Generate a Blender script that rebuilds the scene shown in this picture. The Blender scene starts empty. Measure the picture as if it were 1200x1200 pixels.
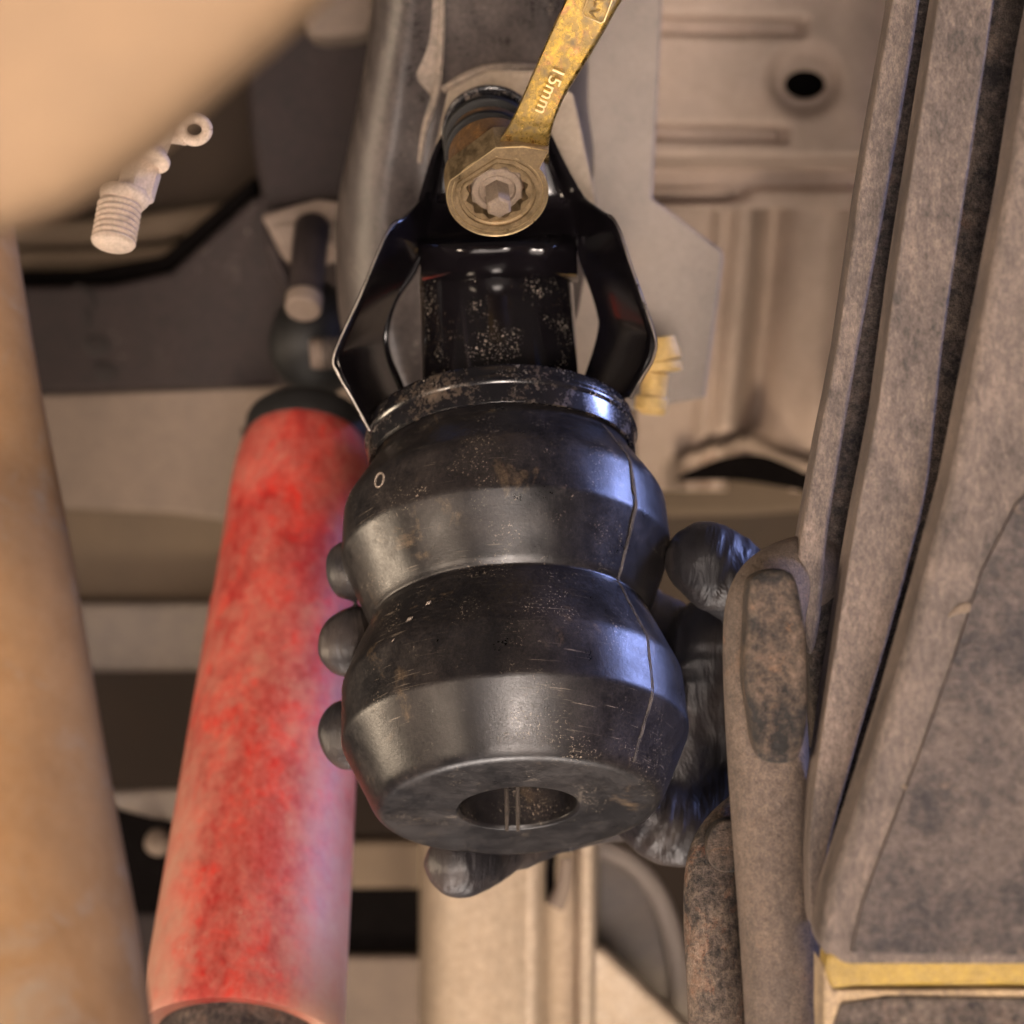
import bpy, bmesh, math, random
from mathutils import Vector, Matrix, noise
random.seed(7)
sc = bpy.context.scene
COL = sc.collection
rad = math.radians
# ---------------------------------------------------------------- camera
PITCH = rad(25)
CAM = Vector((0, 0, 0.30))
cR = Vector((1, 0, 0)); cF = Vector((0, math.cos(PITCH), math.sin(PITCH))); cU = Vector((0, -math.sin(PITCH), math.cos(PITCH)))
S = 0.296 / 1200.0
cd = bpy.data.cameras.new('camera'); cam = bpy.data.objects.new('camera', cd); COL.objects.link(cam)
cam.location = CAM; cam.rotation_euler = (rad(90) + PITCH, 0, 0)
cd.sensor_width = 36; cd.lens = 36 / 0.296; cd.clip_start = 0.01; cd.clip_end = 50
cd.dof.use_dof = True; cd.dof.focus_distance = 0.965; cd.dof.aperture_fstop = 13
sc.camera = cam
# ---------------------------------------------------------------- light
w = bpy.data.worlds.new('World'); sc.world = w; w.use_nodes = True
bg = w.node_tree.nodes['Background']; bg.inputs[0].default_value = (0.9, 0.74, 0.62, 1); bg.inputs[1].default_value = 0.05

DOFF = 0.0
def P(x, y, d):
    d = d + DOFF
    return CAM + cR * ((x - 600) * S * d) + cU * ((600 - y) * S * d) + cF * d
FOCUS = P(600, 700, 1.0)

def area(name, loc, size, power, col, target=FOCUS, sy=None):
    l = bpy.data.lights.new(name, 'AREA'); l.energy = power; l.color = col; l.size = size
    if sy: l.shape = 'RECTANGLE'; l.size_y = sy
    o = bpy.data.objects.new(name, l); COL.objects.link(o); o.location = loc
    o.rotation_euler = (Vector(target) - Vector(loc)).to_track_quat('-Z', 'Y').to_euler()
    return o
area('warm_work_lamp', (-1.0, -0.10, 0.10), 0.35, 14, (1.0, 0.78, 0.59))
area('floor_bounce_fill', (0.10, 0.05, -0.58), 1.0, 12, (1.0, 0.84, 0.75))  # added area light standing in for bounce off the floor
area('left_side_lamp', (-1.0, 1.12, 0.60), 0.30, 0.6, (1.0, 0.78, 0.56), P(520, 760, 1.0)).data.spread = rad(60)
area('front_fill', (0.12, -0.25, 0.0), 0.45, 0.85, (1.0, 0.85, 0.75), P(800, 260, 1.3)).data.spread = rad(24)  # added fill near the camera to brighten the upper right panels
area('underside_fill', (0.0, 1.22, -0.05), 0.35, 0.55, (1.0, 0.88, 0.80), P(600, 940, 1.0)).data.spread = rad(45)  # added fill from behind and below, for sheen on the bump stop's bottom face
cl_ = area('cool_side_lamp', (0.95, 0.94, 1.16), 0.40, 0.46, (0.36, 0.45, 1.0), P(740, 600, 1.0), 0.30); cl_.data.spread = rad(20)
area('strut_fill', (0.12, 0.98, -0.25), 0.25, 0.28, (1.0, 0.82, 0.60), P(660, 1130, 1.33)).data.spread = rad(22)  # added fill that brightens the strut at the bottom centre
sc.view_settings.view_transform = 'Standard'; sc.view_settings.look = 'None'
sc.view_settings.exposure = 0.18; sc.view_settings.gamma = 1.0

# ---------------------------------------------------------------- materials
def mat(name, base, dust=None, amt=0.5, rough=0.5, metal=0.0, sc1=40, sc2=500, bump=0.25, third=None, tamt=0.3,
        spec=0.5, soft=0.12, speck=0.0, speck_col=(0.5, 0.42, 0.35), stretch=(1, 1, 1), drough=0.85, coat=0.0, bdist=0.0006,
        scratch=0.0, scratch_col=(0.3, 0.26, 0.22), grain=0.35):
    m = bpy.data.materials.new(name); m.use_nodes = True
    nt = m.node_tree; N = nt.nodes; L = nt.links; b = N['Principled BSDF']
    tc = N.new('ShaderNodeTexCoord'); mp = N.new('ShaderNodeMapping'); L.new(tc.outputs['Object'], mp.inputs[0])
    mp.inputs['Scale'].default_value = stretch
    def noi(s, det=8, ro=0.6, dist=0.0):
        n = N.new('ShaderNodeTexNoise'); n.inputs['Scale'].default_value = s; n.inputs['Detail'].default_value = det
        n.inputs['Roughness'].default_value = ro; n.inputs['Distortion'].default_value = dist; L.new(mp.outputs[0], n.inputs[0]); return n.outputs['Fac']
    def ramp(src, lo, hi):
        r = N.new('ShaderNodeMapRange'); L.new(src, r.inputs[0]); r.inputs[1].default_value = lo; r.inputs[2].default_value = hi
        r.clamp = True; r.interpolation_type = 'LINEAR'; return r.outputs[0]
    def mix(f, a, c):
        x = N.new('ShaderNodeMix'); x.data_type = 'RGBA'
        if isinstance(f, float): x.inputs[0].default_value = f
        else: L.new(f, x.inputs[0])
        for v, i in ((a, 6), (c, 7)):
            if isinstance(v, tuple): x.inputs[i].default_value = (*v[:3], 1)
            else: L.new(v, x.inputs[i])
        return x.outputs[2]
    def mth(op, a, c):
        x = N.new('ShaderNodeMath'); x.operation = op
        for v, i in ((a, 0), (c, 1)):
            if isinstance(v, (int, float)): x.inputs[i].default_value = v
            else: L.new(v, x.inputs[i])
        return x.outputs[0]
    n1 = noi(sc1, 10, 0.68, 0.3); n2 = noi(sc2, 6, 0.7); n3 = noi(sc1 * 4.3, 8, 0.7)
    comb = mth('ADD', mth('MULTIPLY', n1, 0.42), mth('ADD', mth('MULTIPLY', n3, 0.26), mth('MULTIPLY', n2, 0.32)))
    col = (*base, 1)
    tone = ramp(n3, 0.3, 0.72)
    col = mix(tone, tuple(c * 0.72 for c in base), tuple(min(1, c * 1.25) for c in base))
    if third:
        n4 = noi(sc1 * 1.7 + 13, 9, 0.7, 0.6)
        th = 0.5 + (0.5 - tamt) * 0.36
        col = mix(ramp(n4, th - 0.05, th + 0.07), col, third)
    rg = None
    if dust:
        th = 0.5 + (0.5 - amt) * 0.36
        mask = ramp(comb, th - soft, th + soft)
        col = mix(mask, col, dust)
        rr = N.new('ShaderNodeMapRange'); L.new(mask, rr.inputs[0]); rr.inputs[3].default_value = rough; rr.inputs[4].default_value = drough
        rg = rr.outputs[0]
        if metal:
            mm = N.new('ShaderNodeMapRange'); L.new(mask, mm.inputs[0]); mm.inputs[3].default_value = metal; mm.inputs[4].default_value = 0
            L.new(mm.outputs[0], b.inputs['Metallic'])
    else:
        b.inputs['Metallic'].default_value = metal
    if speck > 0:
        nn_ = noi(1500, 3, .6); patch = ramp(noi(70, 5), 0.66 - speck * 0.3, 0.74 - speck * 0.2)
        sp = mth('MULTIPLY', ramp(nn_, 0.59, 0.66), patch)
        col = mix(sp, col, speck_col)
    if scratch > 0:
        tot = None
        for k, (ang, stx) in enumerate(((0.5, 26), (-0.9, 20), (1.4, 30))):
            m2 = N.new('ShaderNodeMapping'); L.new(tc.outputs['Object'], m2.inputs[0]); m2.inputs['Rotation'].default_value = (0.3, ang, 0.2 + k)
            m2.inputs['Scale'].default_value = (60 , 60, 60 * stx)
            n = N.new('ShaderNodeTexNoise'); n.inputs['Scale'].default_value = 1.0; n.inputs['Detail'].default_value = 3; n.inputs['Distortion'].default_value = 0.8
            L.new(m2.outputs[0], n.inputs[0])
            s_ = mth('MULTIPLY', ramp(n.outputs['Fac'], 0.665, 0.70), ramp(noi(35 + 11 * k, 3), 0.53, 0.62))
            tot = s_ if tot is None else mth('MAXIMUM', tot, s_)
        col = mix(mth('MULTIPLY', tot, scratch), col, scratch_col)
    if grain > 0:
        g1 = ramp(noi(1900, 4, .7), 0.30, 0.70); g2 = ramp(noi(520, 7, .8), 0.30, 0.70)
        gm = mth('ADD', mth('MULTIPLY', g1, .5), mth('MULTIPLY', g2, .5))
        hv = N.new('ShaderNodeHueSaturation'); L.new(col, hv.inputs['Color'])
        L.new(mth('ADD', mth('MULTIPLY', gm, grain * 2.6), 1 - grain * 1.3), hv.inputs['Value']); col = hv.outputs['Color']
    L.new(col, b.inputs['Base Color'])
    base_r = rg if rg is not None else rough
    r2 = mth('ADD', mth('MULTIPLY', mth('SUBTRACT', n3, 0.5), 0.25), base_r)
    L.new(r2, b.inputs['Roughness'])
    b.inputs['Specular IOR Level'].default_value = spec
    b.inputs['Coat Weight'].default_value = coat; b.inputs['Coat Roughness'].default_value = 0.08
    if bump:
        bp = N.new('ShaderNodeBump'); bp.inputs['Strength'].default_value = bump; bp.inputs['Distance'].default_value = bdist
        L.new(mth('ADD', mth('MULTIPLY', n2, 0.5), n3), bp.inputs['Height']); L.new(bp.outputs[0], b.inputs['Normal'])
    return m

DUST = (0.36, 0.29, 0.235)
M = {}
M['rubber'] = mat('moulded_rubber', (0.010, 0.009, 0.010), (0.045, 0.034, 0.028), 0.16, 0.31, 0, 22, 1100, 0.22, soft=0.16, drough=0.6, speck=0.45,
                  speck_col=(0.26, 0.21, 0.16), scratch=0.5, scratch_col=(0.22, 0.18, 0.14), third=(0.11, 0.075, 0.045), tamt=0.08, grain=0.6)
M['rubber_face'] = M['rubber']
M['black_paint'] = mat('gloss_black_paint', (0.006, 0.005, 0.006), (0.12, 0.085, 0.06), 0.10, 0.13, 0, 45, 800, 0.05, soft=0.10, speck=0.55,
                       speck_col=(0.42, 0.36, 0.30), coat=0.6)
M['cup_paint'] = mat('cup_black_paint', (0.008, 0.0075, 0.009), (0.17, 0.12, 0.08), 0.20, 0.2, 0, 60, 900, 0.1, soft=0.10, speck=0.5, coat=0.3)
M['bracket'] = mat('bracket_paint', (0.005, 0.004, 0.005), (0.06, 0.045, 0.04), -0.10, 0.14, 0, 30, 700, 0.03, soft=0.10, coat=0.0, spec=0.5, grain=0)
M['edge'] = mat('edge_glint_steel', (0.35, 0.30, 0.26), None, rough=0.3, metal=0.9, bump=0.1, grain=0.1)  # bright colour standing in for light caught on the wing edges
M['arm'] = mat('dusty_frame_paint', (0.024, 0.021, 0.022), (0.135, 0.109, 0.096), 0.42, 0.26, 0, 22, 1000, 0.5, soft=0.16, speck=0.35, drough=0.46, stretch=(1, 1, .35), grain=0.5)
M['weld'] = mat('dusty_weld_bead', (0.09, 0.075, 0.065), (0.30, 0.24, 0.19), 0.6, 0.5, 0, 60, 900, 0.5, soft=0.2, grain=0.5)
M['leaf'] = mat('dusty_spring_steel', (0.055, 0.045, 0.043), (0.235, 0.182, 0.155), 0.46, 0.55, 0, 24, 650, 1.0, soft=0.11, third=(0.030, 0.025, 0.025), tamt=0.35, stretch=(1.4, 1, .6), bdist=0.001, grain=0.55)
M['leaf_dark'] = mat('grimy_spring_steel', (0.026, 0.022, 0.024), (0.20, 0.155, 0.125), 0.42, 0.8, 0, 55, 500, 1.0, soft=0.10, third=(0.12, 0.07, 0.05), tamt=0.2, bdist=0.0015, grain=0.7)
M['spring_face'] = mat('dusty_plate_face', (0.035, 0.031, 0.034), (0.18, 0.14, 0.12), 0.42, 0.7, 0, 20, 420, 1.0, soft=0.12, third=(0.30, 0.21, 0.14), tamt=0.08, bdist=0.0015, grain=0.55)
M['ubolt'] = mat('dusty_rod', (0.07, 0.056, 0.05), (0.21, 0.155, 0.12), 0.50, 0.65, 0, 40, 700, 1.0, soft=0.15, third=(0.22, 0.11, 0.06), tamt=0.15, bdist=0.0009, grain=0.55)
M['ubolt_rust'] = mat('rusty_rod', (0.03, 0.026, 0.026), (0.27, 0.20, 0.15), 0.46, 0.8, 0, 60, 420, 1.0, soft=0.10, third=(0.26, 0.10, 0.045), tamt=0.28, bdist=0.0016, grain=0.7)
M['clip'] = mat('rusty_clip', (0.016, 0.014, 0.014), (0.20, 0.14, 0.10), 0.34, 0.8, 0, 55, 420, 1.0, soft=0.12, third=(0.22, 0.11, 0.05), tamt=0.1, bdist=0.0016, grain=0.65)
M['clod'] = mat('caked_dirt', (0.26, 0.195, 0.145), (0.18, 0.14, 0.11), 0.5, 0.9, 0, 60, 500, 1.0, bdist=0.0015)
M['yellow'] = mat('yellow_paint', (0.36, 0.23, 0.015), (0.26, 0.185, 0.08), 0.46, 0.5, 0, 40, 500, 0.3)
M['tan_edge'] = mat('sandy_dust', (0.50, 0.37, 0.23), (0.14, 0.11, 0.10), 0.40, 0.8, 0, 60, 500, 0.8, soft=0.08, bdist=0.0015)
M['cream'] = mat('cream_coating', (0.32, 0.205, 0.112), (0.29, 0.195, 0.118), 0.45, 0.6, 0, 9, 120, 0.1, soft=0.3, grain=0.04)
M['column'] = mat('tan_dusty_tube', spec=0.1, drough=0.95, base=(0.33, 0.165, 0.06), dust=(0.36, 0.23, 0.12), amt=0.45, rough=0.9, metal=0, sc1=16, sc2=300, bump=0.4, soft=0.22, third=(0.34, 0.26, 0.18), tamt=0.25, grain=0.12)
M['fitting'] = mat('dusty_zinc', (0.52, 0.40, 0.31), (0.50, 0.39, 0.30), 0.6, 0.55, 0, 60, 500, 0.3)
M['black'] = mat('black_rubber_cap', (0.005, 0.0045, 0.0045), (0.02, 0.016, 0.014), 0.1, 0.6, 0, 60, 600, 0.2)
M['void'] = mat('cavity_shade_black', (0.006, 0.005, 0.005), None, rough=0.9, bump=0, spec=0.0, grain=0)  # near-black colour puts the shade of holes and gaps into the material
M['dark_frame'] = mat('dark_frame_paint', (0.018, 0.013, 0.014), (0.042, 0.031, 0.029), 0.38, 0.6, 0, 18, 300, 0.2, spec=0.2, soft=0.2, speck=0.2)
M['mark'] = mat('stencil_ink', (0.009, 0.006, 0.006), (0.035, 0.026, 0.023), 0.4, 0.8, bump=0)
M['tan_member'] = mat('tan_dusty_member', (0.145, 0.108, 0.085), (0.20, 0.152, 0.122), 0.5, 0.7, 0, 14, 200, 0.3, soft=0.2, third=(0.12, 0.085, 0.065), tamt=0.15, grain=0.2)
M['brown'] = mat('brown_underbody', (0.105, 0.073, 0.048), (0.135, 0.098, 0.067), 0.5, 0.8, 0, 8, 100, 0.2, soft=0.3, grain=0.15)
M['deep_brown'] = mat('deep_brown_underbody', (0.035, 0.022, 0.015), (0.055, 0.037, 0.025), 0.5, 0.8, 0, 8, 100, 0.2, soft=0.3, grain=0.15)
M['grey_panel'] = mat('pale_floor_panel', (0.43, 0.335, 0.28), (0.34, 0.255, 0.20), 0.45, 0.6, 0, 14, 160, 0.15, soft=0.25, grain=0.12)
M['flat_plate'] = mat('grey_flat_plate', (0.24, 0.20, 0.175), (0.27, 0.22, 0.185), 0.5, 0.55, 0, 20, 300, 0.15, soft=0.25, grain=0.15)
M['brass'] = mat('yellow_zinc', (0.55, 0.36, 0.11), (0.42, 0.28, 0.11), 0.4, 0.45, 0.3, 40, 300, 0.2)
M['gold'] = mat('gold_chrome', (0.34, 0.215, 0.045), (0.08, 0.055, 0.022), 0.46, 0.22, 1.0, 80, 700, 0.14, grain=0.12, soft=0.09, third=(0.40, 0.17, 0.07), tamt=0.25, drough=0.35, bdist=0.001)
M['gold_head'] = mat('brushed_steel_ring', (0.27, 0.19, 0.10), (0.14, 0.095, 0.05), 0.40, 0.32, 0.85, 60, 900, 0.2)
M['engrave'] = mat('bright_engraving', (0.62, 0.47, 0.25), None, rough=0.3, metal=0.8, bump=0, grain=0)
M['stud'] = mat('dusty_stud', (0.24, 0.18, 0.13), (0.19, 0.14, 0.10), 0.5, 0.5, 0.2, 80, 900, 0.5)
M['rust_nut'] = mat('rusty_nut', (0.16, 0.085, 0.035), (0.05, 0.03, 0.02), 0.35, 0.45, 0.2, 90, 900, 0.6, third=(0.3, 0.15, 0.05), tamt=0.3)
M['shim'] = mat('dusty_shim_steel', (0.27, 0.215, 0.165), (0.33, 0.26, 0.195), 0.5, 0.45, 0.2, 40, 700, 0.2)
M['silver'] = mat('weathered_silver_tube', (0.50, 0.40, 0.31), (0.26, 0.19, 0.13), 0.42, 0.35, 0.15, 30, 300, 0.2, soft=0.2, grain=0.3)
M['grey_part'] = mat('grey_cast_metal', (0.125, 0.10, 0.086), (0.17, 0.138, 0.115), 0.4, 0.55, 0, 20, 300, 0.2)

M['flash'] = mat('rubber_flash', (0.045, 0.038, 0.034), (0.12, 0.095, 0.075), 0.4, 0.35, 0, 90, 900, 0.3)
def red_mat():
    m = mat('faded_red_paint', (0.40, 0.026, 0.022), (0.46, 0.17, 0.125), 0.42, 0.5, 0, 38, 420, 0.5, soft=0.12, grain=0.22, third=(0.62, 0.018, 0.010), tamt=0.42, drough=0.6,
            speck=0.3, speck_col=(0.55, 0.40, 0.30), stretch=(1, 1, .7))
    return m
M['red'] = red_mat()
# worn, sun-bleached dusty flanks of the red shock body: dust lies in long stripes left and right of its middle
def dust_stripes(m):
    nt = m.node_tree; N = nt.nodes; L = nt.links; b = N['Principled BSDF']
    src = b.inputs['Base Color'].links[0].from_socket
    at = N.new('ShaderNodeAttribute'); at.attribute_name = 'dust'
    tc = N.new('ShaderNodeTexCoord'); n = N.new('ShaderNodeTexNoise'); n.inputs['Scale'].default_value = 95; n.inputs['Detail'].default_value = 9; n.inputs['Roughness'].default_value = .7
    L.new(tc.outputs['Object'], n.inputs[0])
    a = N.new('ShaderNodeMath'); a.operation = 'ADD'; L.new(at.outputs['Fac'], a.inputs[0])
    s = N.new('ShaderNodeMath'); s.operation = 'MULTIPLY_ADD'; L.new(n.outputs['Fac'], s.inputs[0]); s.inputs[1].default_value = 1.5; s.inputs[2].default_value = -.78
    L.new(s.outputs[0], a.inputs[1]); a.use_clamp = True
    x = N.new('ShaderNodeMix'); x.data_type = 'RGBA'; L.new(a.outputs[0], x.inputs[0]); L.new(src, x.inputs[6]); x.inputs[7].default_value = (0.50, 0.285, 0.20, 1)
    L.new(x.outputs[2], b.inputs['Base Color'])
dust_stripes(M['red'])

def glove_mat():
    m = bpy.data.materials.new('black_nitrile'); m.use_nodes = True
    nt = m.node_tree; N = nt.nodes; L = nt.links; b = N['Principled BSDF']
    b.inputs['Base Color'].default_value = (0.035, 0.030, 0.032, 1); b.inputs['Roughness'].default_value = 0.46
    tc = N.new('ShaderNodeTexCoord'); n = N.new('ShaderNodeTexNoise'); n.inputs['Scale'].default_value = 85; n.inputs['Detail'].default_value = 3; n.inputs['Distortion'].default_value = 1.6
    mp = N.new('ShaderNodeMapping'); mp.inputs['Scale'].default_value = (1.9, 0.8, 0.45); L.new(tc.outputs['Object'], mp.inputs[0]); L.new(mp.outputs[0], n.inputs[0])
    n2 = N.new('ShaderNodeTexNoise'); n2.inputs['Scale'].default_value = 1500; n2.inputs['Detail'].default_value = 3; L.new(tc.outputs['Object'], n2.inputs[0])
    b1 = N.new('ShaderNodeBump'); b1.inputs['Strength'].default_value = 0.4; b1.inputs['Distance'].default_value = 0.004; L.new(n.outputs['Fac'], b1.inputs['Height'])
    b2 = N.new('ShaderNodeBump'); b2.inputs['Strength'].default_value = 0.3; b2.inputs['Distance'].default_value = 0.0004; L.new(n2.outputs['Fac'], b2.inputs['Height'])
    L.new(b1.outputs[0], b2.inputs['Normal']); L.new(b2.outputs[0], b.inputs['Normal'])
    n3 = N.new('ShaderNodeTexNoise'); n3.inputs['Scale'].default_value = 45; n3.inputs['Detail'].default_value = 8; L.new(tc.outputs['Object'], n3.inputs[0])
    r = N.new('ShaderNodeValToRGB'); L.new(n3.outputs['Fac'], r.inputs[0]); r.color_ramp.elements[0].position = .45; r.color_ramp.elements[0].color = (0.018, 0.016, 0.018, 1)
    r.color_ramp.elements[1].position = .75; r.color_ramp.elements[1].color = (0.075, 0.058, 0.05, 1); L.new(r.outputs[0], b.inputs['Base Color'])
    return m
M['glove'] = glove_mat()

# ---------------------------------------------------------------- helpers
def link(o, parent=None):
    COL.objects.link(o)
    if parent: o.parent = parent
    return o

def mk(name, verts, faces, m, parent=None, bevel=0.0, seg=3, smooth=35, subs=0, origin=None):
    """verts are world points; origin = parent's location or the centroid"""
    if parent is not None: og = parent_loc(parent)
    elif origin is not None: og = Vector(origin)
    else:
        og = Vector((0, 0, 0))
        for v in verts: og += Vector(v)
        og /= len(verts)
    me = bpy.data.meshes.new(name); me.from_pydata([Vector(v) - og for v in verts], [], faces); me.update()
    bm = bmesh.new(); bm.from_mesh(me); bmesh.ops.recalc_face_normals(bm, faces=bm.faces)
    bm.to_mesh(me); bm.free()
    for p in me.polygons: p.use_smooth = True
    if smooth is not None:
        try: me.set_sharp_from_angle(angle=rad(smooth))
        except Exception: pass
    me.materials.append(m)
    o = bpy.data.objects.new(name, me)
    if parent is None: o.location = og
    link(o, parent)
    if bevel:
        md = o.modifiers.new('bevel', 'BEVEL'); md.width = bevel; md.segments = seg; md.limit_method = 'ANGLE'; md.angle_limit = rad(30); md.harden_normals = False
        for p in me.polygons: p.use_smooth = True
        if me.attributes.get('sharp_edge'): me.attributes.remove(me.attributes['sharp_edge'])
        wn = o.modifiers.new('wn', 'WEIGHTED_NORMAL'); wn.keep_sharp = False
    if subs:
        md = o.modifiers.new('sub', 'SUBSURF'); md.levels = subs; md.render_levels = subs
    return o
def parent_loc(p):
    v = Vector(p.location)
    while p.parent: p = p.parent; v = v + Vector(p.location)
    return v
def thing(name, loc, label, cat, group=None):
    o = bpy.data.objects.new(name, None); o.empty_display_size = 0.02; link(o); o.location = loc
    return tag(o, label, cat, group)
def tag(o, label, cat, group=None):
    o['label'] = label; o['category'] = cat
    if group: o['group'] = group
    return o
def struct(o): o['kind'] = 'structure'; return o

def smoothpoly(pts, n=6, closed=False):
    out = []; k = len(pts)
    rng = range(k if closed else k - 1)
    for i in rng:
        g = (lambda j: pts[j % k]) if closed else (lambda j: pts[max(0, min(k - 1, j))])
        p0, p1, p2, p3 = g(i - 1), g(i), g(i + 1), g(i + 2)
        for s in range(n):
            t = s / n
            out.append(tuple(0.5 * ((2 * b) + (-a + c) * t + (2 * a - 5 * b + 4 * c - d) * t * t + (-a + 3 * b - 3 * c + d) * t ** 3) for a, b, c, d in zip(p0, p1, p2, p3)))
    if not closed: out.append(tuple(pts[-1]))
    return out

def slab(name, pts, d, thick, m, parent=None, bevel=0.0015, seg=3, back=None):
    """plate cut to an outline, d = its front distance (or a function of x,y), thickness goes away from the viewer"""
    f = d if callable(d) else (lambda x, y: d)
    fr = [P(p[0], p[1], f(p[0], p[1])) for p in pts]
    dirv = cF if back is None else Vector(back).normalized()
    bk = [v + dirv * thick for v in fr]
    n = len(pts)
    faces = [list(range(n)), list(range(2 * n - 1, n - 1, -1))] + [[i, (i + 1) % n, n + (i + 1) % n, n + i] for i in range(n)]
    return mk(name, fr + bk, faces, m, parent, bevel, seg)

def tube(name, path, radii, m, parent=None, segs=28, caps=True, bevel=0, squash=None, attr=None):
    """path = world points, radii in metres"""
    n = len(path); path = [Vector(p) for p in path]; V = []; Fc = []
    up = None
    for i, p in enumerate(path):
        t = (path[min(n - 1, i + 1)] - path[max(0, i - 1)]).normalized()
        if up is None:
            up = Vector((0, -1, 0)); 
            if abs(up.dot(t)) > .95: up = Vector((1, 0, 0))
        up = (up - t * up.dot(t)).normalized(); sd = t.cross(up)
        for k in range(segs):
            a = 2 * math.pi * k / segs
            sx, sy = (1, 1) if squash is None else squash
            V.append(p + (sd * math.cos(a) * sx + up * math.sin(a) * sy) * radii[i])
    for i in range(n - 1):
        for k in range(segs):
            a = i * segs + k; b_ = i * segs + (k + 1) % segs
            Fc.append([a, b_, b_ + segs, a + segs])
    if caps:
        Fc.append(list(range(segs))); Fc.append(list(range((n - 1) * segs, n * segs)))
    return mk(name, V, Fc, m, parent, bevel)

def ptube(name, pts, m, parent=None, n=8, **k):
    """pts = (px, py, depth, radius_px)"""
    q = smoothpoly(pts, n)
    return tube(name, [P(a, b, c) for a, b, c, r in q], [r * S * c for a, b, c, r in q], m, parent, **k)

def lathe(name, prof, origin, axis, m, parent=None, segs=96, mod=None, ref=None, closed=False, smooth=35):
    """prof = [(r, h)] in metres along axis"""
    ax = Vector(axis).normalized(); rf = Vector(ref) if ref else Vector((0, -1, 0))
    x = (rf - ax * rf.dot(ax)).normalized(); y = ax.cross(x); V = []; Fc = []; n = len(prof)
    for i, (r, h) in enumerate(prof):
        for k in range(segs):
            a = 2 * math.pi * k / segs; rr, hh = (r, h) if mod is None else mod(r, h, a, i)
            V.append(Vector(origin) + ax * hh + (x * math.cos(a) + y * math.sin(a)) * rr)
    for i in range(n - 1 + (1 if closed else 0)):
        for k in range(segs):
            a = i * segs + k; b_ = i * segs + (k + 1) % segs; o2 = ((i + 1) % n) * segs - i * segs
            Fc.append([a, b_, b_ + o2, a + o2])
    if not closed:
        if prof[0][0] > 1e-5: Fc.append(list(range(segs)))
        if prof[-1][0] > 1e-5: Fc.append(list(range((n - 1) * segs, n * segs)))
    return mk(name, V, Fc, m, parent, smooth=smooth)

def rnd(pts, r, k=4):
    """round the inner corners of a profile"""
    out = [pts[0]]
    for i in range(1, len(pts) - 1):
        p0, p1, p2 = [Vector((*q[:2], 0)) for q in (pts[i - 1], pts[i], pts[i + 1])]
        rr = pts[i][2] if len(pts[i]) > 2 else r
        a = (p0 - p1); c = (p2 - p1); ra = min(rr, a.length * .48); rc = min(rr, c.length * .48)
        A = p1 + a.normalized() * ra; C = p1 + c.normalized() * rc
        for j in range(k + 1):
            t = j / k; q = A * (1 - t) ** 2 + p1 * 2 * t * (1 - t) + C * t * t; out.append((q.x, q.y))
    out.append(pts[-1][:2]); return out

def hfield(name, quad, nx, ny, d, fn, m, parent=None, keep=None):
    """pressed sheet: quad = 4 px corners (tl,tr,br,bl), fn(px,py) -> relief in metres towards the viewer"""
    V = []; idx = {}; Fc = []
    tl, tr, br, bl = quad
    f = d if callable(d) else (lambda x, y: d)
    for j in range(ny + 1):
        for i in range(nx + 1):
            u, v = i / nx, j / ny
            x = (tl[0] * (1 - u) + tr[0] * u) * (1 - v) + (bl[0] * (1 - u) + br[0] * u) * v
            y = (tl[1] * (1 - u) + tr[1] * u) * (1 - v) + (bl[1] * (1 - u) + br[1] * u) * v
            if keep:
                r = keep(x, y)
                if r is None: continue
                x, y = r
            idx[i, j] = len(V); V.append(P(x, y, f(x, y)) - cF * fn(x, y))
    for j in range(ny):
        for i in range(nx):
            q = [(i, j), (i + 1, j), (i + 1, j + 1), (i, j + 1)]
            if all(k in idx for k in q): Fc.append([idx[k] for k in q])
    o = mk(name, V, Fc, m, parent, smooth=None)
    md = o.modifiers.new('solid', 'SOLIDIFY'); md.thickness = 0.002; md.offset = 0
    return o
def ss(a, b, x):
    t = max(0, min(1, (x - a) / (b - a))) if b != a else float(x > a); return t * t * (3 - 2 * t)
px = lambda v, d=1.0: v * S * d

# ================================================================ SETTING: the underbody far behind
# floor pan closing everything off, far behind and above
V = [P(-900, -900, 1.75), P(2100, -900, 1.75), P(2100, 2100, 2.3), P(-900, 2100, 2.3)]
fp = mk('floor_pan', V + [v + cF * .01 for v in V], [[0, 1, 2, 3], [7, 6, 5, 4], [0, 1, 5, 4], [1, 2, 6, 5], [2, 3, 7, 6], [3, 0, 4, 7]], M['deep_brown']); struct(fp)

# ribbed pale floor panel at upper right with two pressed grooves and a drain hole
def groove(x, y, y0, x1, hw, dep):
    dy = (y - y0 - (x - 860) * 0.02)
    e = 1 - ss(x1 - 14, x1 + 6, x)
    return -dep * e * (1 - ss(hw * .45, hw, abs(dy)))
def panel_relief(x, y):
    z = groove(x, y, 30, 948, 17, .0075) + groove(x, y, 156, 925, 15, .007)
    r = math.hypot((x - 943), (y - 92) * 1.0); z += -.006 * (1 - ss(30, 52, r))
    z += -.03 * ss(985, 1090, x) ** 1.3
    z -= .022 * ss(178, 192, y) - .006 * ss(214, 222, y)
    z -= .010 * (1 - ss(0, 12, abs(y - 228 + 10 * ss(845, 900, x)))) * (1 - ss(860, 895, x))
    return z
def hole(x, y):
    ex, ey = (x - 943) / 27, (y - 99) / 20; r = math.hypot(ex, ey)
    if r < .80: return None
    if r < 1.0: return (943 + ex / r * 27, 99 + ey / r * 20)
    return (x, y)
fpn = thing('floor_panel', P(900, 100, 1.34), 'pale dusty pressed floor panel with two grooves and a round drain hole, top right', 'floor panel')
hfield('pressed_sheet', ((700, -80), (1120, -80), (1120, 240), (700, 240)), 150, 120, 1.34, panel_relief, M['grey_panel'], fpn, hole)
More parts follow.
